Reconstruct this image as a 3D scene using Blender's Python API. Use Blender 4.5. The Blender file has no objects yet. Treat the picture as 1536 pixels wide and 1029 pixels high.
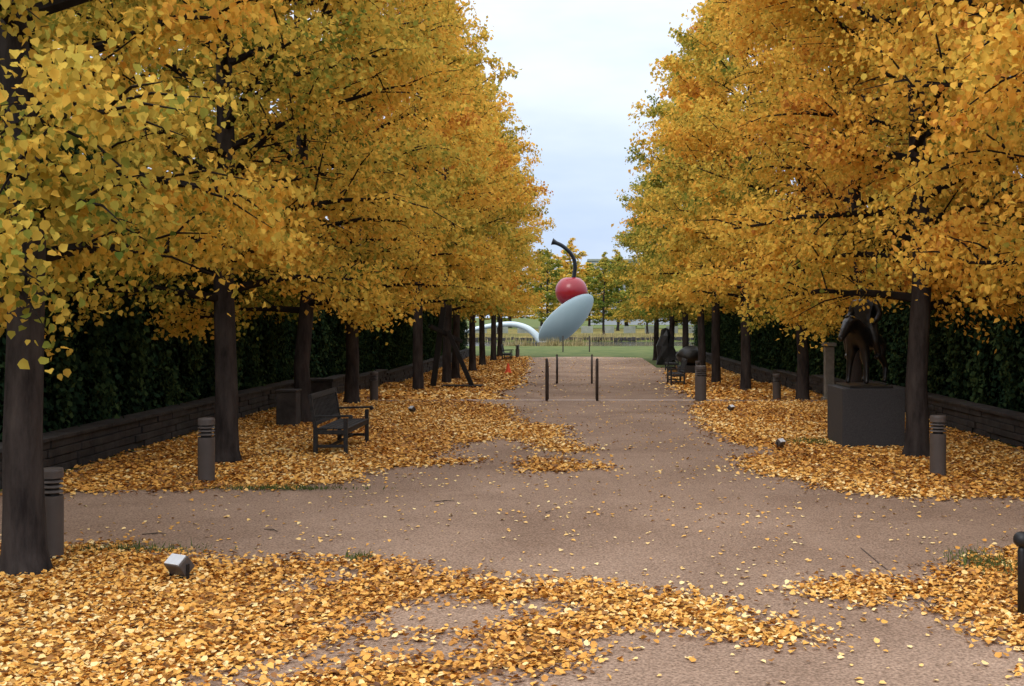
import bpy, math, random
import numpy as np
from mathutils import Vector, Matrix
random.seed(7); rng=np.random.default_rng(7)
sc=bpy.context.scene
col=sc.collection

# ---------------------------------------------------------------- materials
def new_mat(name):
    m=bpy.data.materials.new(name); m.use_nodes=True
    nt=m.node_tree; nt.nodes.clear()
    out=nt.nodes.new('ShaderNodeOutputMaterial')
    return m,nt,out
def noise_mat(name,c1,c2,scale=5,rough=.8,bump=.0,bscale=None,metal=0,detail=6,c3=None,spec=.3,coat=0,stretch=None):
    m,nt,out=new_mat(name); N=nt.nodes; L=nt.links
    b=N.new('ShaderNodeBsdfPrincipled'); b.inputs['Roughness'].default_value=rough
    b.inputs['Metallic'].default_value=metal; b.inputs['Specular IOR Level'].default_value=spec
    b.inputs['Coat Weight'].default_value=coat
    tc=N.new('ShaderNodeTexCoord'); mp=N.new('ShaderNodeMapping')
    L.new(tc.outputs['Object'],mp.inputs[0])
    if stretch: mp.inputs['Scale'].default_value=stretch
    n=N.new('ShaderNodeTexNoise'); n.inputs['Scale'].default_value=scale; n.inputs['Detail'].default_value=detail
    n.inputs['Roughness'].default_value=.65
    L.new(mp.outputs[0],n.inputs['Vector'])
    r=N.new('ShaderNodeValToRGB'); r.color_ramp.elements[0].position=.32; r.color_ramp.elements[1].position=.68
    r.color_ramp.elements[0].color=(*c1,1); r.color_ramp.elements[1].color=(*c2,1)
    if c3:
        e=r.color_ramp.elements.new(.5); e.color=(*c3,1)
    L.new(n.outputs[0],r.inputs[0]); L.new(r.outputs[0],b.inputs['Base Color'])
    if bump:
        n2=N.new('ShaderNodeTexNoise'); n2.inputs['Scale'].default_value=bscale or scale*4; n2.inputs['Detail'].default_value=6
        L.new(mp.outputs[0],n2.inputs['Vector'])
        bp=N.new('ShaderNodeBump'); bp.inputs['Strength'].default_value=bump; bp.inputs['Distance'].default_value=.02
        L.new(n2.outputs[0],bp.inputs['Height']); L.new(bp.outputs[0],b.inputs['Normal'])
    L.new(b.outputs[0],out.inputs[0])
    return m
def leaf_mat(name,stops,transl=.35,use_obj=True,gloss=.05):
    m,nt,out=new_mat(name); N=nt.nodes; L=nt.links
    a=N.new('ShaderNodeAttribute'); a.attribute_name='rnd'
    r=N.new('ShaderNodeValToRGB'); els=r.color_ramp.elements
    els[0].position=stops[0][0]; els[0].color=(*stops[0][1],1)
    els[1].position=stops[-1][0]; els[1].color=(*stops[-1][1],1)
    for p,c in stops[1:-1]:
        e=els.new(p); e.color=(*c,1)
    if use_obj:
        oi=N.new('ShaderNodeObjectInfo'); sp=N.new('ShaderNodeSeparateColor'); L.new(oi.outputs['Color'],sp.inputs[0])
        ad=N.new('ShaderNodeMath'); ad.operation='ADD'; L.new(a.outputs['Fac'],ad.inputs[0]); L.new(sp.outputs[0],ad.inputs[1])
        sb=N.new('ShaderNodeMath'); sb.operation='SUBTRACT'; L.new(ad.outputs[0],sb.inputs[0]); sb.inputs[1].default_value=.5
        L.new(sb.outputs[0],r.inputs[0])
    else: L.new(a.outputs['Fac'],r.inputs[0])
    d=N.new('ShaderNodeBsdfDiffuse'); L.new(r.outputs[0],d.inputs[0]); last=d
    if transl>0:
        t=N.new('ShaderNodeBsdfTranslucent'); L.new(r.outputs[0],t.inputs[0])
        mx=N.new('ShaderNodeMixShader'); mx.inputs[0].default_value=transl
        L.new(d.outputs[0],mx.inputs[1]); L.new(t.outputs[0],mx.inputs[2]); last=mx
    if gloss>0:
        g=N.new('ShaderNodeBsdfGlossy'); g.inputs['Roughness'].default_value=.5
        m2=N.new('ShaderNodeMixShader'); m2.inputs[0].default_value=gloss
        L.new(last.outputs[0],m2.inputs[1]); L.new(g.outputs[0],m2.inputs[2]); last=m2
    L.new(last.outputs[0],out.inputs[0])
    return m

M_leaf=leaf_mat('autumn_leaf',[(0,(.11,.16,.03)),(.20,(.27,.28,.05)),(.40,(.60,.44,.08)),(.60,(.80,.52,.09)),(.82,(.84,.46,.08)),(1,(.50,.21,.045))],transl=.42,gloss=0)
M_gleaf=leaf_mat('fallen_leaf',[(0,(.13,.06,.03)),(.22,(.37,.16,.04)),(.45,(.62,.29,.055)),(.7,(.77,.42,.10)),(1,(.86,.66,.32))],transl=0,use_obj=False,gloss=.02)
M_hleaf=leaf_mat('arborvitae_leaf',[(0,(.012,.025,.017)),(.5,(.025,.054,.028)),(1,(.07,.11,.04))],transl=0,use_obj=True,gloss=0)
M_reed=leaf_mat('reed_leaf',[(0,(.13,.14,.05)),(.5,(.32,.25,.12)),(1,(.45,.37,.2))],transl=0,use_obj=False,gloss=0)
M_bark=noise_mat('bark',(.016,.013,.013),(.062,.051,.047),scale=6,rough=.95,bump=.9,bscale=18,stretch=(1,1,.25),spec=.1)
M_bark2=noise_mat('bark_twig',(.010,.008,.007),(.025,.02,.016),scale=6,rough=.95,spec=.1)
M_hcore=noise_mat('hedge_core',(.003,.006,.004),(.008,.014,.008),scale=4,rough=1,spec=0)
M_stone=noise_mat('wall_stone',(.022,.020,.020),(.062,.055,.052),scale=3,rough=.9,bump=.5,bscale=20)
M_wood=noise_mat('weathered_teak',(.008,.008,.009),(.032,.030,.030),scale=8,rough=.7,bump=.3,stretch=(.3,3,3))
M_bollard=noise_mat('bollard_paint',(.075,.062,.057),(.095,.080,.074),scale=3,rough=.5)
M_dark=noise_mat('dark_metal',(.010,.010,.011),(.018,.017,.018),scale=4,rough=.45)
M_rail=noise_mat('rail_steel',(.05,.040,.036),(.10,.08,.07),scale=8,rough=.5,metal=.2)
M_bronze=noise_mat('bronze',(.010,.009,.010),(.028,.025,.022),scale=6,rough=.36,metal=.4,bump=.3,spec=.5)
M_ped=noise_mat('pedestal_granite',(.024,.024,.028),(.050,.048,.050),scale=60,rough=.7,bump=.1)
M_pale=noise_mat('pale_stone',(.18,.17,.15),(.30,.28,.25),scale=5,rough=.85,bump=.2)
M_glass=noise_mat('lamp_glass',(.55,.57,.6),(.7,.72,.75),scale=5,rough=.15)
M_spoon=noise_mat('spoon_enamel',(.31,.40,.44),(.35,.44,.48),scale=.4,rough=.35,spec=.5)
M_cherry=noise_mat('cherry_enamel',(.20,.005,.011),(.25,.007,.015),scale=.5,rough=.28,spec=.4,coat=.15)
M_stem=noise_mat('stem_black',(.005,.007,.012),(.008,.010,.017),scale=1,rough=.4,spec=.3)
M_conemat=noise_mat('cone_orange',(.75,.08,.03),(.85,.12,.04),scale=3,rough=.5)
M_nosing=noise_mat('step_stone',(.28,.21,.17),(.40,.31,.26),scale=6,rough=.9)
M_water=noise_mat('pond_water',(.03,.035,.03),(.05,.05,.04),scale=.5,rough=.12,bump=.15,bscale=3,spec=.5)
M_rust=noise_mat('edging_steel',(.07,.045,.035),(.13,.09,.07),scale=10,rough=.9)
M_concrete=noise_mat('concrete',(.20,.22,.19),(.30,.32,.28),scale=1.2,rough=.9)
M_bldg=noise_mat('building_wall',(.30,.32,.35),(.36,.38,.41),scale=.1,rough=.9)
M_win=noise_mat('building_glass',(.10,.12,.15),(.16,.18,.22),scale=.2,rough=.3)

def path_material():
    m,nt,out=new_mat('crushed_granite'); N=nt.nodes; L=nt.links
    b=N.new('ShaderNodeBsdfPrincipled'); b.inputs['Roughness'].default_value=.95; b.inputs['Specular IOR Level'].default_value=.05
    tc=N.new('ShaderNodeTexCoord')
    n1=N.new('ShaderNodeTexNoise'); n1.inputs['Scale'].default_value=.45; n1.inputs['Detail'].default_value=9; n1.inputs['Roughness'].default_value=.62; n1.inputs['Distortion'].default_value=.4
    n2=N.new('ShaderNodeTexNoise'); n2.inputs['Scale'].default_value=50; n2.inputs['Detail'].default_value=4
    v=N.new('ShaderNodeTexVoronoi'); v.inputs['Scale'].default_value=45
    for n in (n1,n2,v): L.new(tc.outputs['Object'],n.inputs['Vector'])
    r=N.new('ShaderNodeValToRGB'); r.color_ramp.elements[0].position=.32; r.color_ramp.elements[1].position=.68
    r.color_ramp.elements[0].color=(.285,.190,.134,1); r.color_ramp.elements[1].color=(.43,.300,.218,1)
    L.new(n1.outputs[0],r.inputs[0])
    r2=N.new('ShaderNodeValToRGB'); r2.color_ramp.elements[0].position=.3; r2.color_ramp.elements[1].position=.7
    r2.color_ramp.elements[0].color=(.50,.49,.48,1); r2.color_ramp.elements[1].color=(1.35,1.35,1.35,1)
    L.new(n2.outputs[0],r2.inputs[0])
    mx=N.new('ShaderNodeMix'); mx.data_type='RGBA'; mx.blend_type='MULTIPLY'; mx.inputs[0].default_value=1
    L.new(r.outputs[0],mx.inputs[6]); L.new(r2.outputs[0],mx.inputs[7])
    L.new(mx.outputs[2],b.inputs['Base Color'])
    bp=N.new('ShaderNodeBump'); bp.inputs['Strength'].default_value=.5; bp.inputs['Distance'].default_value=.01
    L.new(v.outputs[0],bp.inputs['Height']); L.new(bp.outputs[0],b.inputs['Normal'])
    L.new(b.outputs[0],out.inputs[0]); return m
M_path=path_material()
M_grass=noise_mat('lawn',(.06,.09,.025),(.15,.16,.05),scale=.8,rough=.95,bump=.5,bscale=30,c3=(.10,.125,.036),spec=.1)
M_flawn=noise_mat('leafy_lawn',(.09,.10,.03),(.30,.20,.06),scale=.35,rough=.95,c3=(.16,.14,.045),spec=.05)
def litter_material():
    m,nt,out=new_mat('leaf_litter'); N=nt.nodes; L=nt.links
    b=N.new('ShaderNodeBsdfPrincipled'); b.inputs['Roughness'].default_value=.9; b.inputs['Specular IOR Level'].default_value=.1
    tc=N.new('ShaderNodeTexCoord')
    v=N.new('ShaderNodeTexVoronoi'); v.inputs['Scale'].default_value=22
    L.new(tc.outputs['Object'],v.inputs['Vector'])
    sp=N.new('ShaderNodeSeparateColor'); L.new(v.outputs['Color'],sp.inputs[0])
    r=N.new('ShaderNodeValToRGB'); e=r.color_ramp.elements
    e[0].position=0; e[0].color=(.08,.045,.025,1); e[1].position=1; e[1].color=(.60,.36,.10,1)
    x=e.new(.35); x.color=(.28,.12,.035,1); x=e.new(.7); x.color=(.50,.24,.05,1)
    L.new(sp.outputs[0],r.inputs[0])
    L.new(r.outputs[0],b.inputs['Base Color'])
    bp=N.new('ShaderNodeBump'); bp.inputs['Strength'].default_value=.6; bp.inputs['Distance'].default_value=.02
    L.new(v.outputs['Distance'],bp.inputs['Height']); L.new(bp.outputs[0],b.inputs['Normal'])
    L.new(b.outputs[0],out.inputs[0]); return m
M_litter=litter_material()

# ---------------------------------------------------------------- mesh helpers
def link(o,parent=None):
    col.objects.link(o)
    if parent: o.parent=parent
    return o
def empty(name,loc=(0,0,0),rot=0,scale=1):
    e=bpy.data.objects.new(name,None); e.empty_display_size=.2
    e.location=loc; e.rotation_euler=(0,0,rot); e.scale=(scale,)*3 if not isinstance(scale,tuple) else scale
    return link(e)
def np_mesh(name,V,F,mat,rnd=None):
    me=bpy.data.meshes.new(name); V=np.asarray(V,dtype=np.float32); F=np.asarray(F,dtype=np.int32)
    m,k=F.shape
    me.vertices.add(len(V)); me.vertices.foreach_set('co',V.ravel())
    me.loops.add(m*k); me.loops.foreach_set('vertex_index',F.ravel())
    me.polygons.add(m); me.polygons.foreach_set('loop_start',np.arange(0,m*k,k,dtype=np.int32))
    me.update(calc_edges=True)
    if rnd is not None:
        a=me.attributes.new('rnd','FLOAT','FACE'); a.data.foreach_set('value',np.asarray(rnd,dtype=np.float32))
    me.materials.append(mat); return me
class MB:
    def __init__(s): s.v=[]; s.f=[]
    def box(s,c,size,rot=None):
        hx,hy,hz=[a/2 for a in size]; n=len(s.v)
        for z in(-hz,hz):
            for y in(-hy,hy):
                for x in(-hx,hx):
                    p=Vector((x,y,z)); 
                    if rot is not None: p=rot@p
                    s.v.append(tuple(p+Vector(c)))
        s.f+= [(n,n+2,n+3,n+1),(n+4,n+5,n+7,n+6),(n,n+1,n+5,n+4),(n+1,n+3,n+7,n+5),(n+3,n+2,n+6,n+7),(n+2,n,n+4,n+6)]
        return s
    def tube(s,pts,rad,sides=6,cap=True):
        pts=[Vector(p) for p in pts]; n0=len(s.v); k=len(pts)
        for i,p in enumerate(pts):
            d=(pts[min(i+1,k-1)]-pts[max(i-1,0)]).normalized()
            u=d.cross(Vector((0,0,1))) if abs(d.z)<.95 else d.cross(Vector((0,1,0)))
            u.normalize(); w=u.cross(d)
            for j in range(sides):
                a=2*math.pi*j/sides
                s.v.append(tuple(p+(u*math.cos(a)+w*math.sin(a))*rad[i]))
        for i in range(k-1):
            for j in range(sides):
                a=n0+i*sides+j; b=n0+i*sides+(j+1)%sides
                s.f.append((a,b,b+sides,a+sides))
        if cap:
            s.f.append(tuple(n0+j for j in reversed(range(sides))))
            s.f.append(tuple(n0+(k-1)*sides+j for j in range(sides)))
        return s
    def lathe(s,prof,sides=24,c=(0,0,0)):
        n0=len(s.v)
        for r,z in prof:
            for j in range(sides):
                a=2*math.pi*j/sides; s.v.append((c[0]+r*math.cos(a),c[1]+r*math.sin(a),c[2]+z))
        for i in range(len(prof)-1):
            for j in range(sides):
                a=n0+i*sides+j; b=n0+i*sides+(j+1)%sides
                s.f.append((a,b,b+sides,a+sides))
        s.f.append(tuple(n0+j for j in reversed(range(sides))))
        m=n0+(len(prof)-1)*sides; s.f.append(tuple(m+j for j in range(sides)))
        return s
    def mesh(s,name,mat,smooth=False):
        me=bpy.data.meshes.new(name); me.from_pydata(s.v,[],s.f); me.materials.append(mat)
        if smooth: me.polygons.foreach_set('use_smooth',[True]*len(me.polygons))
        me.update(); return me
    def obj(s,name,mat,parent=None,smooth=False,bevel=0):
        o=link(bpy.data.objects.new(name,s.mesh(name,mat,smooth)),parent)
        if bevel:
            b=o.modifiers.new('b','BEVEL'); b.width=bevel; b.segments=2; b.limit_method='ANGLE'
        return o

def leaves(P,Nn,T,S,six=True,fold=.14):
    Nn=Nn/np.linalg.norm(Nn,axis=1,keepdims=True)
    T=T-Nn*(T*Nn).sum(1,keepdims=True); T/=np.linalg.norm(T,axis=1,keepdims=True)+1e-9
    B=np.cross(Nn,T); S=S[:,None]
    if six:
        prof=[(-.42,0,0),(-.32,.34,fold),(.08,.42,fold*1.2),(.58,0,-.06),(.08,-.42,fold*1.2),(-.32,-.34,fold)]
    else:
        prof=[(-.5,0,0),(-.05,.42,fold),(.55,0,0),(-.05,-.42,fold)]
    V=np.stack([P+S*(a*T+b*B+c*Nn) for a,b,c in prof],1)
    n=len(P); k=len(prof); base=(np.arange(n)*k)[:,None]
    if six: F=np.concatenate([base+np.array([[0,3,2,1]]),base+np.array([[0,5,4,3]])],1).reshape(-1,4)
    else: F=base+np.array([[0,3,2,1]])
    return V.reshape(-1,3),F,(2 if six else 1)

def zg(y):
    return 0. if y<31.3 else (-.17 if y<38 else (-.34 if y<45 else -.5))
def zgv(y): return np.where(y<31.3,0,np.where(y<38,-.17,np.where(y<45,-.34,-.5)))

# ---------------------------------------------------------------- linden trees
H=16.
def prof_r(z):
    return np.interp(z,[2.0,2.8,4.5,7,10,13,15,16.4],[1.5,2.3,2.9,3.05,2.8,2.1,1.2,.3])
def make_tree(seed,nleaf,lsize,six,sub=9,nl=78,zmin=2.3,thick=1.):
    r=np.random.default_rng(seed); mb=MB()
    tp=[(0,0,-.1),(0,0,.06),(0,0,.2),(.01,0,.6)]; tr=[.29,.235,.20,.182]
    wx=r.normal(0,.05,8); wy=r.normal(0,.05,8)
    for i in range(8):
        z=1.2+i*(H-2.4)/7; tp.append((wx[i]*(z/6+.3),wy[i]*(z/6+.3),z)); tr.append(.17*(1-z/H)**.8+.012)
    mb.tube(tp,tr,12)
    trunk=mb.mesh('trunk',M_bark,True)
    bb=MB(); C=[];D=[];LC=[]
    for i in range(nl):
        u=(i+r.random())/nl; z0=zmin+(H-.6-zmin)*u**.95
        az=i*2.39996+r.normal(0,.3)
        if u<.10: el=math.radians(r.uniform(2,20))
        else: el=math.radians(14+40*u+r.normal(0,10))
        zt=z0+1.5*math.tan(el)
        R=float(prof_r(zt))*r.uniform(.66,1.10)
        dirh=np.array([math.cos(az),math.sin(az),0])
        pts=[];K=7; bend=r.normal(0,.10)
        perp=np.array([-dirh[1],dirh[0],0])
        for k in range(K):
            t=k/(K-1)
            rise=R*math.tan(el)*(t-.28*t*t*(1.3 if u<.25 else .6))
            if u<.15: rise-=.25*t*t
            p=dirh*R*t+perp*bend*R*t*t+np.array([0,0,z0+rise])+r.normal(0,.03,3)*t
            pts.append(p)
        r0=(.045*(1-u)+.018)*thick
        bb.tube(pts,[r0*(1-.80*k/(K-1)) for k in range(K)],5,False)
        lc=r.normal(0,.10)
        pts=np.array(pts)
        for s_ in range(sub):
            t=.14+.86*(s_+r.random()*.8)/sub
            f=t*(K-1); a=int(min(f,K-2)); p0=pts[a]*(1-(f-a))+pts[a+1]*(f-a)
            ang=az+(1 if s_%2 else -1)*r.uniform(.5,1.15)
            Ls=R*(.20+.30*(1-abs(t-.45)))*r.uniform(.6,1.2)
            if s_==sub-1: ang=az+r.normal(0,.2)
            e=el*.5+r.normal(.05,.35)
            d=np.array([math.cos(ang)*math.cos(e),math.sin(ang)*math.cos(e),math.sin(e)])
            p1=p0+d*Ls*.5+np.array([0,0,.02]); p2=p0+d*Ls+np.array([0,0,-.12*Ls])
            bb.tube([p0,p1,p2],[.013*thick,.010*thick,.004],3,False)
            C.append((p0,p1,p2)); D.append(t); LC.append(lc+r.normal(0,.08))
    twigs=bb.mesh('branches',M_bark2)
    C=np.array(C); LC=np.array(LC); w=np.array(D)**.5; Ln=np.linalg.norm(C[:,2]-C[:,0],axis=1)
    w=w*(Ln+.15); w*=r.uniform(.2,1.7,len(w)); w/=w.sum()
    idx=r.choice(len(C),nleaf,p=w); t=r.random(nleaf)[:,None]*1.12
    c=C[idx]; P=np.where(t<.5,c[:,0]+(c[:,1]-c[:,0])*t*2,c[:,1]+(c[:,2]-c[:,1])*(t*2-1))
    P=P+r.normal(0,1,(nleaf,3))*np.array([.125,.125,.12])+np.array([0,0,-.05])
    out=P.copy(); out[:,2]=0; out/=np.linalg.norm(out,axis=1,keepdims=True)+1e-6
    Nn=r.normal(0,.62,(nleaf,3))+out*.60+np.array([0,0,.30])
    T=r.normal(0,.5,(nleaf,3))+out*.2+np.array([0,0,-.9])
    S=lsize*r.uniform(.6,1.25,nleaf)
    V,F,k=leaves(P,Nn,T,S,six)
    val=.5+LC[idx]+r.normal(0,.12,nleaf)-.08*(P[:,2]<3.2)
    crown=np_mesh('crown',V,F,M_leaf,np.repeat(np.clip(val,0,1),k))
    return trunk,twigs,crown
HI=[make_tree(11,66000,.082,True,11,thick=1.35),make_tree(12,66000,.082,True,11,thick=1.3)]
MD=[make_tree(13,44000,.108,False,10,thick=1.3),make_tree(14,44000,.108,False,10,thick=1.3)]
LO=[make_tree(21,22000,.155,False,8,66,3.0),make_tree(22,22000,.155,False,8,66,3.0)]
DI=[make_tree(31,6000,.32,False,5,46,2.4),make_tree(32,6000,.32,False,5,46,2.4)]
def tree(x,y,kind,shift=.5,rot=0,sxy=1.,sz=1.,z=None,name='linden_tree'):
    e=empty(name,(x,y,zg(y) if z is None else z),rot,(sxy,sxy,sz))
    for nm,me in zip(('trunk','branches','crown'),kind):
        o=link(bpy.data.objects.new(nm,me),e)
        if nm=='crown': o.color=(shift,.5,.5,1)
    return e
L_=[(-5.0,10.2,HI[0],.41,2.6),(-5.57,17.85,HI[1],.46,2.0),(-6.0,24.6,MD[0],.49,3.6),(-6.04,30.,MD[1],.52,5.0),
    (-5.5,38.5,LO[1],.53,1.1),(-5.3,45,LO[0],.53,0),(-5.6,51,LO[1],.53,2),(-5.5,58,LO[0],.53,4),(-5.6,65,LO[1],.50,5),(-5.5,72,LO[0],.46,1),(-5.6,79,LO[1],.46,3)]
R_=[(5.9,11.6,HI[1],.57,4.2),(5.53,18.6,HI[0],.60,0.3),(6.2,25.5,MD[1],.62,2.2),(6.4,32.6,MD[0],.58,5.3),
    (5.7,39,LO[0],.54,1.2),(5.4,45,LO[1],.47,0.8),(5.6,52,LO[0],.40,2.5),(5.5,59,LO[1],.33,4.4),(5.3,66,LO[0],.28,5.9),(4.9,73,LO[1],.25,1.5)]
for x,y,k,s,r in L_+R_:
    sz=random.uniform(.95,1.04)
    if y>60 and x>0: sz=.80
    tree(x,y,k,s,r,1.0 if y>12 else .95,sz)
for sx in (-1,1):
    for i,y in enumerate((12,24,36,50,68,86)):
        tree(sx*(12.8+random.uniform(-.6,.6)),y+random.uniform(-1,1),DI[i%2],.42+.05*sx+random.uniform(-.06,.04),random.uniform(0,6),1.6,.95)
for x,y,s,sc_,wd in [(-4.8,168,.20,.80,1.4),(3.6,172,.18,.78,1.4),(-1.8,215,.42,1.10,1.3),(-13,180,.38,.9,1.3),(11,185,.3,.8,1.3),(17,180,.3,.9,1.3),(-20,175,.3,.9,1.3),
                  (25,190,.35,.95,1.4),(-28,190,.4,.95,1.4),(7.5,225,.26,1.0,1.6),(-8,235,.30,1.05,1.6),(2,240,.30,.9,1.8)]:
    tree(x,y,DI[int(abs(x))%2],s,x,sc_*wd,sc_,z=-.45,name='park_tree')
for i in range(19):
    x=-130+i*14+random.uniform(-2,2); tree(x,275+random.uniform(-12,12),DI[i%2],random.uniform(.2,.38),random.uniform(0,6),2.8,random.uniform(.8,1.0),z=-.45,name='park_tree')

# ---------------------------------------------------------------- ground
def grid_sheet(name,xs,ys,zf,mat):
    V=[(x,y,zf(x,y)) for y in ys for x in xs]; nx=len(xs)
    F=[(j*nx+i,j*nx+i+1,(j+1)*nx+i+1,(j+1)*nx+i) for j in range(len(ys)-1) for i in range(nx-1)]
    me=np_mesh(name,V,F,mat); return link(bpy.data.objects.new(name,me))
ysg=[-300,0,31.30,31.302,38,38.002,45,45.002,108,109.5,140,141.5,250,2500]
def zground(x,y):
    i=y
    z=0 if i<=31.3 else (-.17 if i<=38 else (-.34 if i<=45 else -.5))
    if abs(x)<=42 and 109<y<141: z=-1.3
    return z
grid_sheet('ground',[-2500,-45,-42,42,45,2500],ysg,zground,M_grass)
grid_sheet('leafy_lawn',[-200,200],[143,260],lambda x,y:-.49,M_flawn)
def zpath(x,y): return zground(x,y)+.006
grid_sheet('gravel_path',[-7.6,-3.9,4.2,7.6],[-4,31.30,31.302,38,38.002,45,45.002,62],zpath,M_path)
mb=MB()
a=[(-3.9,62),( 4.2,62),(4.2,77)]+[(4.2-8.1*t/12, 77+2.2*math.sin(math.pi*t/12)) for t in range(1,12)]+[(-3.9,77)]
mb.v=[(x,y,-.494) for x,y in a]; mb.f=[tuple(range(len(a)))]
mb.obj('gravel_path',M_path)
mb=MB(); mb.v=[(-12,11.2,.004),(-7.6,11.2,.004),(-7.6,14.8,.004),(-12,14.8,.004),(7.6,11.2,.004),(12,11.2,.004),(12,14.8,.004),(7.6,14.8,.004)]
mb.f=[(0,1,2,3),(4,5,6,7)]; mb.obj('cross_path',M_path)
z=0
e=MB()
for i in range(6):
    e.box((-2.95+i*1.25,31.3-.16,-.036),(1.24,.32,.10))
e.obj('stone_step',M_nosing,bevel=.008)
mb=MB(); mb.v=[(-44,108.4,-.78),(44,108.4,-.78),(44,141.2,-.78),(-44,141.2,-.78)]; mb.f=[(0,1,2,3)]; mb.obj('pond_water',M_water)
mb=MB()
for i in range(150):
    x=-42+i*.56; s=random.uniform(.3,.55)
    mb.box((x,141.3+random.uniform(-.2,.2),-.52+random.uniform(-.05,.08)),(s*1.2,s,.45),Matrix.Rotation(random.uniform(-.4,.4),3,'Z'))
mb.obj('pond_edge_stones',M_stone,bevel=.05)

# ---------------------------------------------------------------- fallen leaves
polyA=[(-7.6,14.4),(-6.6,14.6),(-5.4,14.9),(-4.0,15.0),(-3.2,15.6),(-3.0,16.6),(-2.35,17.4),(-1.57,17.7),(-1.6,18.3),(-2.4,18.6),(-2.0,20.3),(-1.53,21.5),(-.75,19.9),(-.2,18.8),(.3,19.5),(-.3,21.4),(-.2,23.7),(-1.3,24.2),(-1.68,28.5),(-2.9,30.7),(-7.6,30.7)]
polyB=[(-1.0,18.2),(-.44,18.5),(.0,17.9),(.55,17.5),(.2,16.9),(-.39,16.5),(-.95,16.8)]
polyC=[(7.6,30.7),(3.2,30.5),(2.7,27),(2.5,23.7),(2.83,20),(3.2,19.2),(2.28,18),(2.7,16.3),(3.2,14.9),(4.4,14.2),(5.5,14.1),(7.6,14.1)]
polyD=[(-7.6,11.2),(-5.1,11.3),(-4.6,11.4),(-3.9,11.2),(-3.15,10.7),(-2.5,10.6),(-2.,10.9),(-1.4,10.4),(-.76,9.9),(-.06,9.65),(1.0,9.5),(1.2,9.0),(1.8,8.2),(1.6,7.75),(1.04,8.0),(.44,8.25),(.1,8.1),(-.05,7.6),(-.62,7.0),(-.9,6.2),(-1.2,3),(-7.6,3)]
polyE=[(7.6,11.3),(4.4,11.2),(3.6,10.9),(3.2,9.9),(2.46,9.95),(1.67,9.6),(2.2,8.95),(2.8,9.1),(2.8,8.4),(2.9,7.45),(3.1,3),(7.6,3)]
holes=[[(-1.75,8.4),(-1.3,9.1),(-.37,9.2),(-.05,8.9),(-1.3,8.15)],[(-2.5,7.25),(-1.5,7.95),(-.75,8.1),(-.85,7.8),(-1.6,7.3)],[(-2.5,9.6),(-2.15,10.2),(-1.8,9.9),(-2.2,9.6)]]
farL=[(-7.6,31.4),(-2.4,31.4),(-1.9,34),(-2.6,36),(-2.3,44),(-2.8,60),(-3.6,79),(-9,84),(-7.6,31.4)]
farR=[(3.5,31.4),(3.3,40),(3.9,50),(4.6,60),(7.6,70),(7.6,31.4)]
def pip(X,Y,poly):
    ins=np.zeros(X.shape,bool); n=len(poly)
    for i in range(n):
        x1,y1=poly[i]; x2,y2=poly[(i+1)%n]
        if y1==y2: continue
        c=((y1>Y)!=(y2>Y))&(X<(x2-x1)*(Y-y1)/(y2-y1)+x1)
        ins^=c
    return ins
def mask(X,Y,amp=1.):
    x=X+amp*(.09*np.sin(3.1*Y+2.3*X)+.06*np.sin(7.3*Y-5.1*X+1)+.035*np.sin(17*Y+13*X))
    y=Y+amp*(.09*np.sin(2.7*X+1.1*Y)+.08*np.sin(6.1*X-1.7*Y+2)+.04*np.sin(15*X-8*Y))
    m=np.zeros(X.shape,bool)
    for p in (polyA,polyB,polyC,polyD,polyE,farL,farR): m|=pip(x,y,p)
    for p in holes: m&=~pip(x,y,p)
    return m
cs=.1
gx=np.arange(-7.6,7.6,cs); gy=np.arange(4.0,80,cs)
GX,GY=np.meshgrid(gx,gy); mk=mask(GX+cs/2,GY+cs/2)
er=mk.copy()
for _ in range(2):
    q=er.copy(); er[1:]&=q[:-1]; er[:-1]&=q[1:]; er[:,1:]&=q[:,:-1]; er[:,:-1]&=q[:,1:]
cx=GX[er]; cy=GY[er]
for yb in (31.3,38.,45.):
    k=~((cy>yb-.40)&(cy<yb+.05)&((np.abs(cx)<3.8)|(yb>32))); cx=cx[k]; cy=cy[k]
cz=zgv(cy+cs/2)+.012
V=np.stack([np.stack([cx,cy,cz],1),np.stack([cx+cs,cy,cz],1),np.stack([cx+cs,cy+cs,cz],1),np.stack([cx,cy+cs,cz],1)],1).reshape(-1,3)
F=np.arange(len(cx)*4).reshape(-1,4)
link(bpy.data.objects.new('leaf_litter',np_mesh('leaf_litter',V,F,M_litter)))
def scatter(x0,x1,y0,y1,dens,size,inmask=True,jit=.09,tilt=.36):
    n=int((x1-x0)*(y1-y0)*dens); X=rng.uniform(x0,x1,n); Y=rng.uniform(y0,y1,n)
    if inmask:
        k=mask(X,Y); X=X[k]; Y=Y[k]
        cl=.5+.5*np.sin(4.3*X+2*np.sin(1.9*Y))*np.sin(3.7*Y+1.5*np.sin(2.3*X))
        k=rng.random(len(X))<.45+.55*cl; X=X[k];Y=Y[k]
    X=X+rng.normal(0,jit,len(X))*(1+3*(rng.random(len(X))<.08)); Y=Y+rng.normal(0,jit,len(Y))*(1+3*(rng.random(len(X))<.08))
    if not inmask:
        k=rng.random(len(X))<(.25+.75*(.5+.5*np.sin(1.3*X+.9*Y)*np.sin(.8*Y-1.7*X))); X=X[k];Y=Y[k]
        tilt=.18
    n=len(X); P=np.stack([X,Y,zgv(Y)+.016+(rng.random(n)**1.5*.028 if inmask else .0)],1)
    N_=np.stack([rng.normal(0,tilt,n),rng.normal(0,tilt,n),np.ones(n)],1)
    T=rng.normal(0,1,(n,3)); T[:,2]*=.1
    return P,N_,T,size*rng.uniform(.5,1.3,n)
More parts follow.
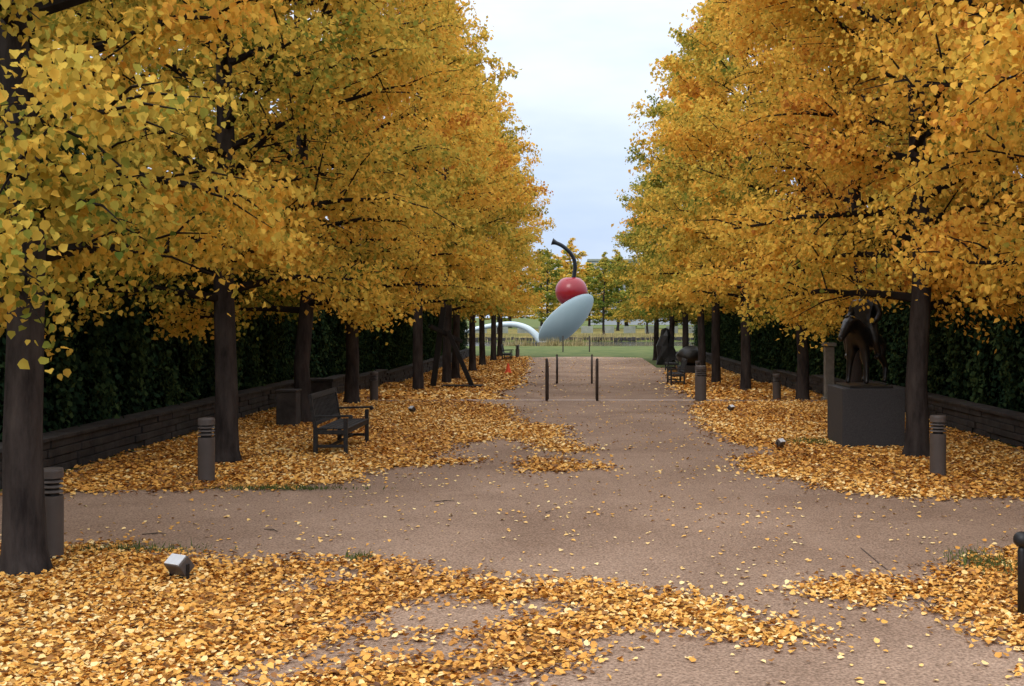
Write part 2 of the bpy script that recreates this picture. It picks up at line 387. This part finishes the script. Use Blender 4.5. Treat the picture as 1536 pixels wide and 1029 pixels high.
parts=[scatter(-7.6,7.6,5,13.5,1250,.048),scatter(-7.6,7.6,13.5,31.35,450,.062,jit=.13),scatter(-7.6,7.6,31.4,80,80,.12,jit=.15),
       scatter(-7.5,7.5,5,31,24,.046,False),scatter(-4,4,31.4,78,6,.07,False)]
P=np.concatenate([p[0] for p in parts]);Nn=np.concatenate([p[1] for p in parts]);T=np.concatenate([p[2] for p in parts]);S=np.concatenate([p[3] for p in parts])
V,F,k=leaves(P,Nn,T,S,True,.11)
val=.54+.12*np.sin(1.1*P[:,0]+.7*P[:,1])+rng.normal(0,.25,len(P)); npart=sum(len(p[0]) for p in parts[:3]); val[npart:]=.78+.6*(val[npart:]-.54)
link(bpy.data.objects.new('fallen_leaves',np_mesh('fallen_leaves',V,F,M_gleaf,np.repeat(np.clip(val,0,1),k))))
tp=[]
for (x0,y0,sx,sy,n) in [(-3.9,15.0,.9,.12,900),(-4.4,11.1,.7,.15,500),(4.2,20.6,.5,.5,1100),(3.75,10.5,.3,.5,700),(-2.1,10.7,.12,.12,150)]:
    tp.append(np.stack([rng.normal(x0,sx*.5,n),rng.normal(y0,sy*.5,n),np.full(n,.02)],1))
P=np.concatenate(tp); n=len(P)
up=np.array([0,0,1.])+rng.normal(0,.5,(n,3)); sd=rng.normal(0,1,(n,3)); sd[:,2]=0
Vv=np.stack([P-sd*.004,P+sd*.004,P+up*.05*rng.uniform(.5,1.2,n)[:,None]],1).reshape(-1,3); Vv[:,2]=np.maximum(Vv[:,2],.01)
link(bpy.data.objects.new('grass_tufts',np_mesh('grass_tufts',Vv,np.arange(n*3).reshape(-1,3),M_grass)))
mb=MB()
for x,y,a,l in [(-1.8,14.0,.2,.25),(-.4,13.2,1.2,.15),(-3.4,12.2,-.7,.25),(.3,9.2,.4,.2),(-4.6,11.9,.1,.25)]:
    d=Vector((math.cos(a),math.sin(a),0)); p=Vector((x,y,.014))
    mb.tube([p,p+d*l*.5+Vector((.02,.02,.01)),p+d*l],[.005,.004,.003],5)
    mb.tube([p+d*l*.4,p+d*l*.7+Vector((-d.y,d.x,0))*.06],[.003,.002],4)
mb.obj('fallen_twigs',M_bark)

# ---------------------------------------------------------------- hedges and walls
def hedge_seg(seed):
    r=np.random.default_rng(seed); n=20000
    Y=r.uniform(0,6,n); Z=r.uniform(.1,5.0,n)
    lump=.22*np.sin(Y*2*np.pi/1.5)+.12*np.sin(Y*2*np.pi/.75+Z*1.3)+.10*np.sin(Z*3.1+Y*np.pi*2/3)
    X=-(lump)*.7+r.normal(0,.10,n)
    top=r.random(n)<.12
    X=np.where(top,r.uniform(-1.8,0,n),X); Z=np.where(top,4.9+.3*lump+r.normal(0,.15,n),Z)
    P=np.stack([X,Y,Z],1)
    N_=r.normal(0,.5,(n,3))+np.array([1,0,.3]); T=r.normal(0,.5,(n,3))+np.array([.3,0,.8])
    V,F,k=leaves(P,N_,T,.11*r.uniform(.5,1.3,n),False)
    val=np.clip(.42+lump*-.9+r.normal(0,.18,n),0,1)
    return np_mesh('hedge_foliage',V,F,M_hleaf,np.repeat(val,k))
HS=[hedge_seg(1),hedge_seg(2)]
for side in (-1,1):
    for (y0,cnt) in ((15.2,11),(-1.6,2)):
        e=empty('evergreen_hedge',(side*8.35,y0,0))
        mb=MB()
        for i in range(cnt):
            yy=y0+i*6; z=zg(yy+3)
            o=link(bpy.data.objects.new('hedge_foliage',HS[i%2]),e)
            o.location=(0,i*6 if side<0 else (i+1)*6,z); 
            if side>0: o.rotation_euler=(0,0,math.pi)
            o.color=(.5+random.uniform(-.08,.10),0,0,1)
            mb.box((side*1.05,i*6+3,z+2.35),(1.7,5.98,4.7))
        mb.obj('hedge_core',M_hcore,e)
    for (y0,y1) in ((15.0,80),(0,11.0)):
        mb=MB()
        for row in range(4):
            y=y0-random.random()*.3
            while y<y1:
                l=random.uniform(.35,1.1); z=zg(y+l/2)
                mb.box((side*(7.85+random.uniform(-.025,.025)),y+l/2,z+.065+row*.125),(.34,l-.015,.115))
                y+=l
        y=y0
        while y<y1:
            l=random.uniform(.8,1.3); mb.box((side*7.85,y+l/2,zg(y+l/2)+.525),(.42,l-.012,.06)); y+=l
        mb.obj('stone_wall',M_stone,bevel=.01)
# ---------------------------------------------------------------- bollards
def bollard(x,y,h=.88,r=.115):
    e=empty('bollard_light',(x,y,zg(y)))
    MB().lathe([(r,-.02),(r,h*.70)],28).obj('post',M_bollard,e,True).modifiers.new('e','EDGE_SPLIT')
    m=MB(); m.lathe([(r*.62,h*.70),(r*.62,h*.90)],20)
    m.obj('lamp_core',M_dark,e)
    for i in range(3):
        z=h*(.735+i*.055)
        MB().lathe([(r*.98,z),(r,z+.005),(r*.8,z+.026),(r*.6,z+.028)],28).obj('louvre',M_bollard,e)
    MB().lathe([(r,h*.895),(r,h*.975),(r*.93,h),(r*.5,h*1.004)],28).obj('cap',M_bollard,e)
for b in [(-5.02,10.77,.86,.105),(-5.2,15.77,.89,.115),(-5.67,31.2,.78,.115),(5.18,16.4,.87,.115),(5.8,33.4,.78,.12),(3.3,31.0,.96,.155),(-4.3,78,.85,.14),(5.2,50,.85,.12)]:
    bollard(*b)
# ---------------------------------------------------------------- benches
def bench(x,y,rot,L=1.75):
    e=empty('park_bench',(x,y,zg(y)),rot); h=L/2; 
    m=MB()
    for sx in(-1,1):
        m.box((sx*(h-.04),-.26,.30),(.065,.065,.62))
        m.box((sx*(h-.04),.24,.21),(.065,.07,.44))
        m.box((sx*(h-.04),.285,.70),(.064,.055,.62),Matrix.Rotation(-.16,3,'X'))
        m.box((sx*(h-.04),0,.15),(.04,.44,.05))
        m.box((sx*(h-.04),-.01,.38),(.045,.46,.07))
    m.obj('legs',M_wood,e,bevel=.006)
    m=MB(); m.box((0,-.262,.385),(L-.15,.04,.075)); m.box((0,.22,.385),(L-.15,.04,.07)); m.box((0,0,.15),(L-.14,.045,.04))
    m.obj('rails',M_wood,e,bevel=.004)
    m=MB()
    for i in range(6): m.box((0,-.26+i*.09,.435),(L-.10,.072,.022))
    m.obj('seat',M_wood,e,bevel=.004)
    m=MB(); R=Matrix.Rotation(-.16,3,'X')
    def bp(z): return .235+ (z-.40)*math.tan(.16)
    m.box((0,bp(.96),.965),(L-.12,.04,.09),R); m.box((0,bp(.52),.52),(L-.15,.036,.06),R)
    k=int(L/.1)
    for i in range(k):
        m.box((-L/2+.13+i*(L-.26)/(k-1),bp(.74),.735),(.045,.018,.39),R)
    m.obj('backrest',M_wood,e,bevel=.004)
    m=MB()
    for sx in(-1,1):
        m.box((sx*(h-.04),-.05,.645),(.085,.62,.032),Matrix.Rotation(-.03,3,'X'))
        m.tube([(sx*(h-.04)-.043,-.345,.63),(sx*(h-.04)+.043,-.345,.63)],[.032,.032],10)
    m.obj('armrests',M_wood,e,bevel=.004)
bench(-4.15,19.75,math.pi/2,1.95)
bench(3.75,44.2,-math.pi/2,1.8)
bench(-4.7,73,math.pi/2,1.8)
bench(4.7,58,-math.pi/2,1.8)
# ---------------------------------------------------------------- ground spotlights
def spot(x,y,rot,s=1.):
    e=empty('ground_spotlight',(x,y,zg(y)+.02),rot,s)
    R=Matrix.Rotation(math.radians(-38),3,'X')
    MB().box((0,0,.11),(.20,.13,.14),R).obj('housing',M_bollard,e,bevel=.012)
    MB().box(Vector((0,0,.11))+R@Vector((0,0,.074)),(.175,.11,.008),R).obj('lens',M_glass,e)
    m=MB(); m.box((-.108,0,.06),(.008,.03,.14)); m.box((.108,0,.06),(.008,.03,.14)); m.box((0,0,-.005),(.224,.06,.01)); m.tube([(0,0,-.1),(0,0,0)],[.02,.02],8)
    m.obj('bracket',M_dark,e)
spot(-3.5,9.9,math.radians(150) ,1.0); spot(-4.0,27.0,2.4,.75); spot(3.5,19.8,-2.4,.75); spot(3.65,27.4,-2.4,.75)
# ---------------------------------------------------------------- handrails
for x in (-.91,.47):
    for (y0,y1) in ((30.9,31.8),(44.6,45.5)):
        e=empty('handrail',(x,y0,0)); m=MB()
        za=zg(y0)+1.13; zb=zg(y1)+1.10
        m.tube([(0,0,zg(y0)-.05),(0,0,za-.05),(0,.06,za)],[.036,.036,.036],10)
        m.tube([(0,y1-y0,zg(y1)-.05),(0,y1-y0,zb-.05),(0,y1-y0-.06,zb)],[.036,.036,.036],10)
        m.tube([(0,.04,za),(0,y1-y0-.04,zb)],[.036,.036],10)
        m.obj('rail',M_rail,e,True)
# ---------------------------------------------------------------- skin figures
def skin_obj(name,verts,edges,mat,parent,sub=2):
    me=bpy.data.meshes.new(name); me.from_pydata([v[:3] for v in verts],edges,[]); me.materials.append(mat)
    o=link(bpy.data.objects.new(name,me),parent)
    s=o.modifiers.new('Skin','SKIN'); s.use_smooth_shade=True
    for i,v in enumerate(verts):
        d=me.skin_vertices[0].data[i]; rr=v[3]; d.radius=(rr,rr); d.use_root=(i==0)
    u=o.modifiers.new('Sub','SUBSURF'); u.levels=sub; u.render_levels=sub
    return o
e=empty('horse_and_rider_statue',(5.12,20.45,0))
MB().box((.03,.02,.52),(1.10,1.22,1.04)).obj('pedestal',M_ped,e,bevel=.015)
MB().box((.0,0,1.06),(.76,1.10,.045)).obj('plinth',M_bronze,e,bevel=.01)
fig=bpy.data.objects.new('figure',None); link(fig,e); fig.location=(.03,.02,1.08); fig.rotation_euler=(0,0,math.radians(-40)); fig.scale=(1.12,1.05,1.08)
hv=[(0,.33,.80,.19),(0,.05,.77,.19),(0,-.26,.82,.19),(0,-.42,.98,.135),(0,-.56,1.04,.10),(0,-.70,.95,.09),(0,-.86,.80,.06),(0,-.93,.74,.05)]
he=[(i,i+1) for i in range(7)]
for sx in (-1,1):
    b=len(hv); hv+=[(sx*.11,.36,.64,.11),(sx*.15,.26,.48,.08),(sx*.17,.42,.30,.05),(sx*.18,.37,.09,.038),(sx*.18,.33,.02,.05)]
    he+=[(0,b)]+[(b+i,b+i+1) for i in range(4)]
    b=len(hv); hv+=[(sx*.11,-.27,.62,.10),(sx*.14,-.27,.38,.058),(sx*.16,-.29,.10,.038),(sx*.16,-.32,.02,.05)]
    he+=[(2,b)]+[(b+i,b+i+1) for i in range(3)]
    b=len(hv); hv+=[(sx*.055,-.60,1.15,.025)]; he+=[(4,b)]
b=len(hv); hv+=[(0,.49,.80,.045),(0,.56,.62,.04),(0,.56,.40,.02)]; he+=[(0,b),(b,b+1),(b+1,b+2)]
skin_obj('horse',hv,he,M_bronze,fig)
rv=[(0,.02,1.00,.16),(0,.03,1.13,.14),(0,.02,1.29,.17),(0,.0,1.43,.07),(0,-.02,1.51,.09),(0,-.02,1.61,.085)]
re=[(i,i+1) for i in range(5)]
for sx in(-1,1):
    b=len(rv); rv+=[(sx*.18,.01,1.35,.075),(sx*.25,.0,1.18,.06),(sx*.25,-.12,1.07,.045),(sx*.22,-.20,1.03,.04)]
    re+=[(2,b),(b,b+1),(b+1,b+2),(b+2,b+3)]
    b=len(rv); rv+=[(sx*.14,-.04,.95,.11),(sx*.24,-.16,.76,.08),(sx*.26,-.07,.50,.052),(sx*.26,-.16,.44,.04)]
    re+=[(0,b),(b,b+1),(b+1,b+2),(b+2,b+3)]
skin_obj('rider',rv,re,M_bronze,fig)
e=empty('stone_pillar',(7.25,33,zg(33))); m=MB(); m.box((0,0,.8),(.26,.26,1.6)); m.box((0,0,1.66),(.36,.36,.10)); m.box((0,0,.06),(.38,.38,.14)); m.obj('shaft',M_pale,e,bevel=.01)
e=empty('granite_block',(-7.0,30.6,0)); m=MB(); m.box((0,0,.28),(.75,.6,.56)); m.box((0,0,.60),(.82,.67,.07)); m.obj('block',M_stone,e,bevel=.015)
e=empty('granite_block',(-6.05,23.9,0)); m=MB(); m.box((-.1,0,.36),(.42,.4,.72)); m.box((-.1,0,.745),(.46,.44,.05)); m.obj('block',M_stone,e,bevel=.015)
e=empty('steel_beam_sculpture',(-4.8,42.5,-.34)); m=MB()
def ibeam(m,a,b,w=.16):
    a=Vector(a);b=Vector(b);d=b-a;q=d.to_track_quat('Z','Y').to_matrix();c=(a+b)/2;l=d.length
    m.box(c,(w,.03,l),q); m.box(c+q@Vector((w/2,0,0)),(.025,w,l),q); m.box(c-q@Vector((w/2,0,0)),(.025,w,l),q)
ibeam(m,(-.15,0,2.1),(.75,0,.05)); ibeam(m,(-.75,.3,0),(-.35,.3,3.0),.2); ibeam(m,(-.8,-.3,2.3),(.3,.5,1.7),.14)
m.box((.4,0,.04),(1.5,.8,.08)); m.obj('beams',M_dark,e)
e=empty('bronze_boulder_sculpture',(5.5,56,-.5)); m=MB()
m.box((0,0,.2),(1.3,1.0,.4)); m.obj('base',M_ped,e,bevel=.03)
m=MB(); m.lathe([(.05,.40),(.38,.45),(.55,.65),(.58,.9),(.48,1.15),(.28,1.32),(.05,1.38)],20)
for i,v in enumerate(m.v): 
    k=1+.12*math.sin(v[0]*6+v[2]*5)+.08*math.sin(v[1]*7); m.v[i]=(v[0]*k*1.15,v[1]*k,v[2])
m.obj('form',M_bronze,e,True)
e=empty('standing_stone',(5.0,66,-.5)); m=MB(); m.lathe([(.55,0),(.6,.5),(.5,1.1),(.42,1.7),(.25,2.05),(.05,2.15)],9)
for i,v in enumerate(m.v):
    k=1+.2*math.sin(v[0]*9+v[2]*4+1); m.v[i]=(v[0]*k,v[1]*k*.7,v[2])
m.obj('stone',M_dark,e)
e=empty('traffic_cone',(-3.55,56,-.5)); m=MB(); m.box((0,0,.03),(.36,.36,.05)); m.lathe([(.15,.05),(.04,.48),(.03,.5)],16); m.obj('cone',M_conemat,e)
for x in (-1.35,.75):
    e=empty('marker_post',(x,90,-.5)); MB().tube([(0,0,0),(0,0,1.25),(0,0,1.3)],[.05,.05,.03],8).obj('post',M_rail,e)
e=empty('steel_edging',(2.78,10,0)); MB().box((0,0,.008),(.012,2.4,.010)).obj('strip',M_rust,e)
e=empty('ball_top_post',(3.39,8.7,0)); m=MB(); m.tube([(0,0,-.05),(0,0,.50),(0,0,.54)],[.03,.03,.02],12); 
m.lathe([(.005,.53)]+[(.062*math.sin(math.pi*i/10),.59-.062*math.cos(math.pi*i/10)) for i in range(1,10)]+[(.005,.652)],16); m.obj('post',M_dark,e,True)

# ---------------------------------------------------------------- spoon and cherry
e=empty('spoon_and_cherry_sculpture',(0,120,0))
def norm(v): return v/np.linalg.norm(v)
a_=norm(np.array([5.3,0,4.94])); n0=np.array([-a_[2],0,a_[0]]); th=math.radians(36)
n_=norm(math.cos(th)*n0+math.sin(th)*np.array([0,1.,0])); b_=np.cross(n_,a_)
c0=np.array([-1.42,0,1.98]); A=3.72;B=2.5;Dp=1.05
V=[];F=[];nu=56;nv=16
def bowl(r,ph,off):
    u=r*math.cos(ph); v=r*math.sin(ph)
    wv=(1-.10*u)
    d=-Dp*(1-r*r)**.75 if r<1 else 0
    return c0+a_*A*u*(1-off*.02)+b_*B*v*wv*(1-off*.02)+n_*(d+off*.12)
for off in (0,1):
    for i in range(nv+1):
        r=math.sin(math.pi/2*i/nv)
        for j in range(nu): V.append(tuple(bowl(r,2*math.pi*j/nu,off)))
for off in (0,1):
    o=off*(nv+1)*nu
    for i in range(nv):
        for j in range(nu):
            q=[o+i*nu+j,o+i*nu+(j+1)%nu,o+(i+1)*nu+(j+1)%nu,o+(i+1)*nu+j]
            F.append(tuple(q if off else reversed(q)))
o1=nv*nu;o2=(nv+1)*nu+nv*nu
for j in range(nu): F.append((o1+j,o1+(j+1)%nu,o2+(j+1)%nu,o2+j))
m=MB(); m.v=V; m.f=F; m.obj('spoon_bowl',M_spoon,e,True)
hp=[(-3.5,.0,-.45),(-4.10,0,-.35),(-4.75,0,.42),(-5.65,0,1.10),(-7.06,0,1.5),(-8.8,0,1.42),(-10.6,0,1.1),(-12.2,0,.62),(-14.1,0,-.1),(-15.2,0,-.8)]
hw=[1.0,.8,.65,.6,.6,.65,.75,.85,.95,1.0]; ht=[.45,.40,.36,.32,.28,.25,.24,.22,.22,.22]
def cr(P,t):
    n=len(P)-1; f=t*n; i=min(int(f),n-1); u=f-i
    g=lambda k:np.array(P[max(0,min(n,k))],float)
    p0,p1,p2,p3=g(i-1),g(i),g(i+1),g(i+2)
    return .5*((2*p1)+(-p0+p2)*u+(2*p0-5*p1+4*p2-p3)*u*u+(-p0+3*p1-3*p2+p3)*u**3)
V=[];F=[];K=60
for i in range(K+1):
    t=i/K; p=cr(hp,t); q=cr(hp,min(1,t+.01)); p_=cr(hp,max(0,t-.01)); d=norm(q-p_); up=np.array([-d[2],0,d[0]]); 
    if up[2]<0: up=-up
    w=np.interp(t,np.linspace(0,1,10),hw); h=np.interp(t,np.linspace(0,1,10),ht)
    for j in range(12):
        a=2*math.pi*j/12; V.append(tuple(p+np.array([0,1,0])*w*.6*math.cos(a)+up*h*math.sin(a)))
for i in range(K):
    for j in range(12): F.append((i*12+j,i*12+(j+1)%12,(i+1)*12+(j+1)%12,(i+1)*12+j))
m=MB(); m.v=V;m.f=F; m.obj('spoon_handle',noise_mat('handle_enamel',(.48,.56,.60),(.54,.62,.65),scale=.5,rough=.4),e,True)
m=MB(); cc=(-.92,.55,4.98); R0=1.72; pr=[]
for i in range(25):
    t=math.pi*i/24; rr=R0*math.sin(t); z=-R0*.97*math.cos(t)
    z-= .30*math.exp(-(rr/.55)**2) if t>math.pi/2 else 0
    pr.append((max(rr,.01),z))
m.lathe(pr,40,cc); m.obj('cherry',M_cherry,e,True)
sp_=[(-.72,.5,6.1),(-.60,.5,6.9),(-.52,.45,7.7),(-.68,.4,8.5),(-1.15,.3,9.2),(-1.9,.25,9.83),(-2.6,.2,10.15),(-2.95,.2,10.28)]
pts=[cr(sp_,i/28) for i in range(29)]
m=MB(); m.tube(pts,[.21 if i<24 else .20+.04*(i-23) for i in range(29)],12); m.obj('stem',M_stem,e,True)
MB().box((-3.9,0,-.9),(2.4,1.6,1.0)).obj('footing',M_ped,e,bevel=.1)
P=[]
for (cx_,cy_,s,n) in [(-2.6,109,1.2,500),(-.3,108.8,1.0,350),(-6,109,1.4,400),(2.5,141.8,3.5,900),(-3,142,3,900),(9,142,3,700),(-12,142,3,600)]:
    P.append(np.stack([rng.normal(cx_,s*.6,n),rng.normal(cy_,.5,n),np.full(n,-.75)],1))
P=np.concatenate(P);n=len(P); up=np.array([0,0,1.])+rng.normal(0,.2,(n,3)); hgt=rng.uniform(.4,1.1,n)[:,None]
an=rng.uniform(0,6,n); sd=np.stack([np.cos(an),np.sin(an),np.zeros(n)],1)*.04
V=np.stack([P-sd,P+sd,P+up*hgt],1).reshape(-1,3)
link(bpy.data.objects.new('pond_reeds',np_mesh('pond_reeds',V,np.arange(n*3).reshape(-1,3),M_reed,rng.random(n))))
m=MB()
for i in range(34): m.box((-60+i*3.6,192,.1),(2.0,.5,1.2)); 
m.obj('concrete_wall',M_concrete)
e=empty('office_building',(26,400,-.5)); MB().box((0,0,11),(46,20,22)).obj('walls',M_bldg,e)
m=MB()
for k in range(5):
    for i in range(13): m.box((-20.5+i*3.4,-10.02,3+k*3.8),(2.4,.1,1.7))
m.obj('windows',M_win,e); MB().box((0,0,22.3),(47,21,.7)).obj('roof',M_concrete,e)

# ---------------------------------------------------------------- world, sun, camera
w=bpy.data.worlds.new('World'); sc.world=w; w.use_nodes=True; nt=w.node_tree; N=nt.nodes; L=nt.links
bg=N['Background']; sky=N.new('ShaderNodeTexSky'); sky.sky_type='NISHITA'; sky.sun_disc=False
sky.sun_elevation=math.radians(42); sky.sun_rotation=math.radians(205); sky.dust_density=2
tc=N.new('ShaderNodeTexCoord'); mp=N.new('ShaderNodeMapping'); mp.inputs['Scale'].default_value=(1,1,3.2); L.new(tc.outputs['Generated'],mp.inputs[0])
ns=N.new('ShaderNodeTexNoise'); ns.inputs['Scale'].default_value=2.6; ns.inputs['Detail'].default_value=5; ns.inputs['Roughness'].default_value=.55; L.new(mp.outputs[0],ns.inputs['Vector'])
cr_=N.new('ShaderNodeValToRGB'); cr_.color_ramp.elements[0].position=.35; cr_.color_ramp.elements[0].color=(.78,.87,1.03,1)
cr_.color_ramp.elements[1].position=.65; cr_.color_ramp.elements[1].color=(1.08,1.10,1.13,1)
L.new(ns.outputs[0],cr_.inputs[0])
# overcast sky: luminance climbs from the horizon to the zenith
sx_=N.new('ShaderNodeSeparateXYZ'); L.new(tc.outputs['Generated'],sx_.inputs[0])
el_=N.new('ShaderNodeValToRGB'); E=el_.color_ramp.elements; E[0].position=0; E[0].color=(7.0,7.7,8.6,1); E[1].position=1; E[1].color=(25.5,25,24.5,1)
x=E.new(.13); x.color=(7.4,8.1,9.2,1); x=E.new(.26); x.color=(9.9,10.1,10.5,1); x=E.new(.5); x.color=(17.4,17.2,17.0,1)
L.new(sx_.outputs[2],el_.inputs[0])
ml=N.new('ShaderNodeMix'); ml.data_type='RGBA'; ml.blend_type='MULTIPLY'; ml.inputs[0].default_value=1
L.new(el_.outputs[0],ml.inputs[6]); L.new(cr_.outputs[0],ml.inputs[7])
mx=N.new('ShaderNodeMix'); mx.data_type='RGBA'; mx.inputs[0].default_value=.88
L.new(sky.outputs[0],mx.inputs[6]); L.new(ml.outputs[2],mx.inputs[7]); L.new(mx.outputs[2],bg.inputs[0]); bg.inputs[1].default_value=.116
sd=bpy.data.lights.new('Sun','SUN'); sd.energy=1.2; sd.angle=math.radians(25); sd.color=(1,.95,.88)
so=link(bpy.data.objects.new('Sun',sd))
el=math.radians(42); az=math.radians(205)
d=Vector((math.sin(az)*math.cos(el),math.cos(az)*math.cos(el),math.sin(el)))
so.rotation_euler=d.to_track_quat('Z','Y').to_euler()
cam=bpy.data.cameras.new('Camera'); co=link(bpy.data.objects.new('Camera',cam)); co.location=(0,0,2.3); co.rotation_euler=(math.pi/2,0,0)
cam.sensor_width=36; cam.lens=39.84; cam.shift_x=-.0664; cam.shift_y=-.0257; cam.clip_end=4000; cam.clip_start=.1
sc.camera=co
sc.view_settings.view_transform='Standard'; sc.view_settings.look='None'; sc.view_settings.exposure=0
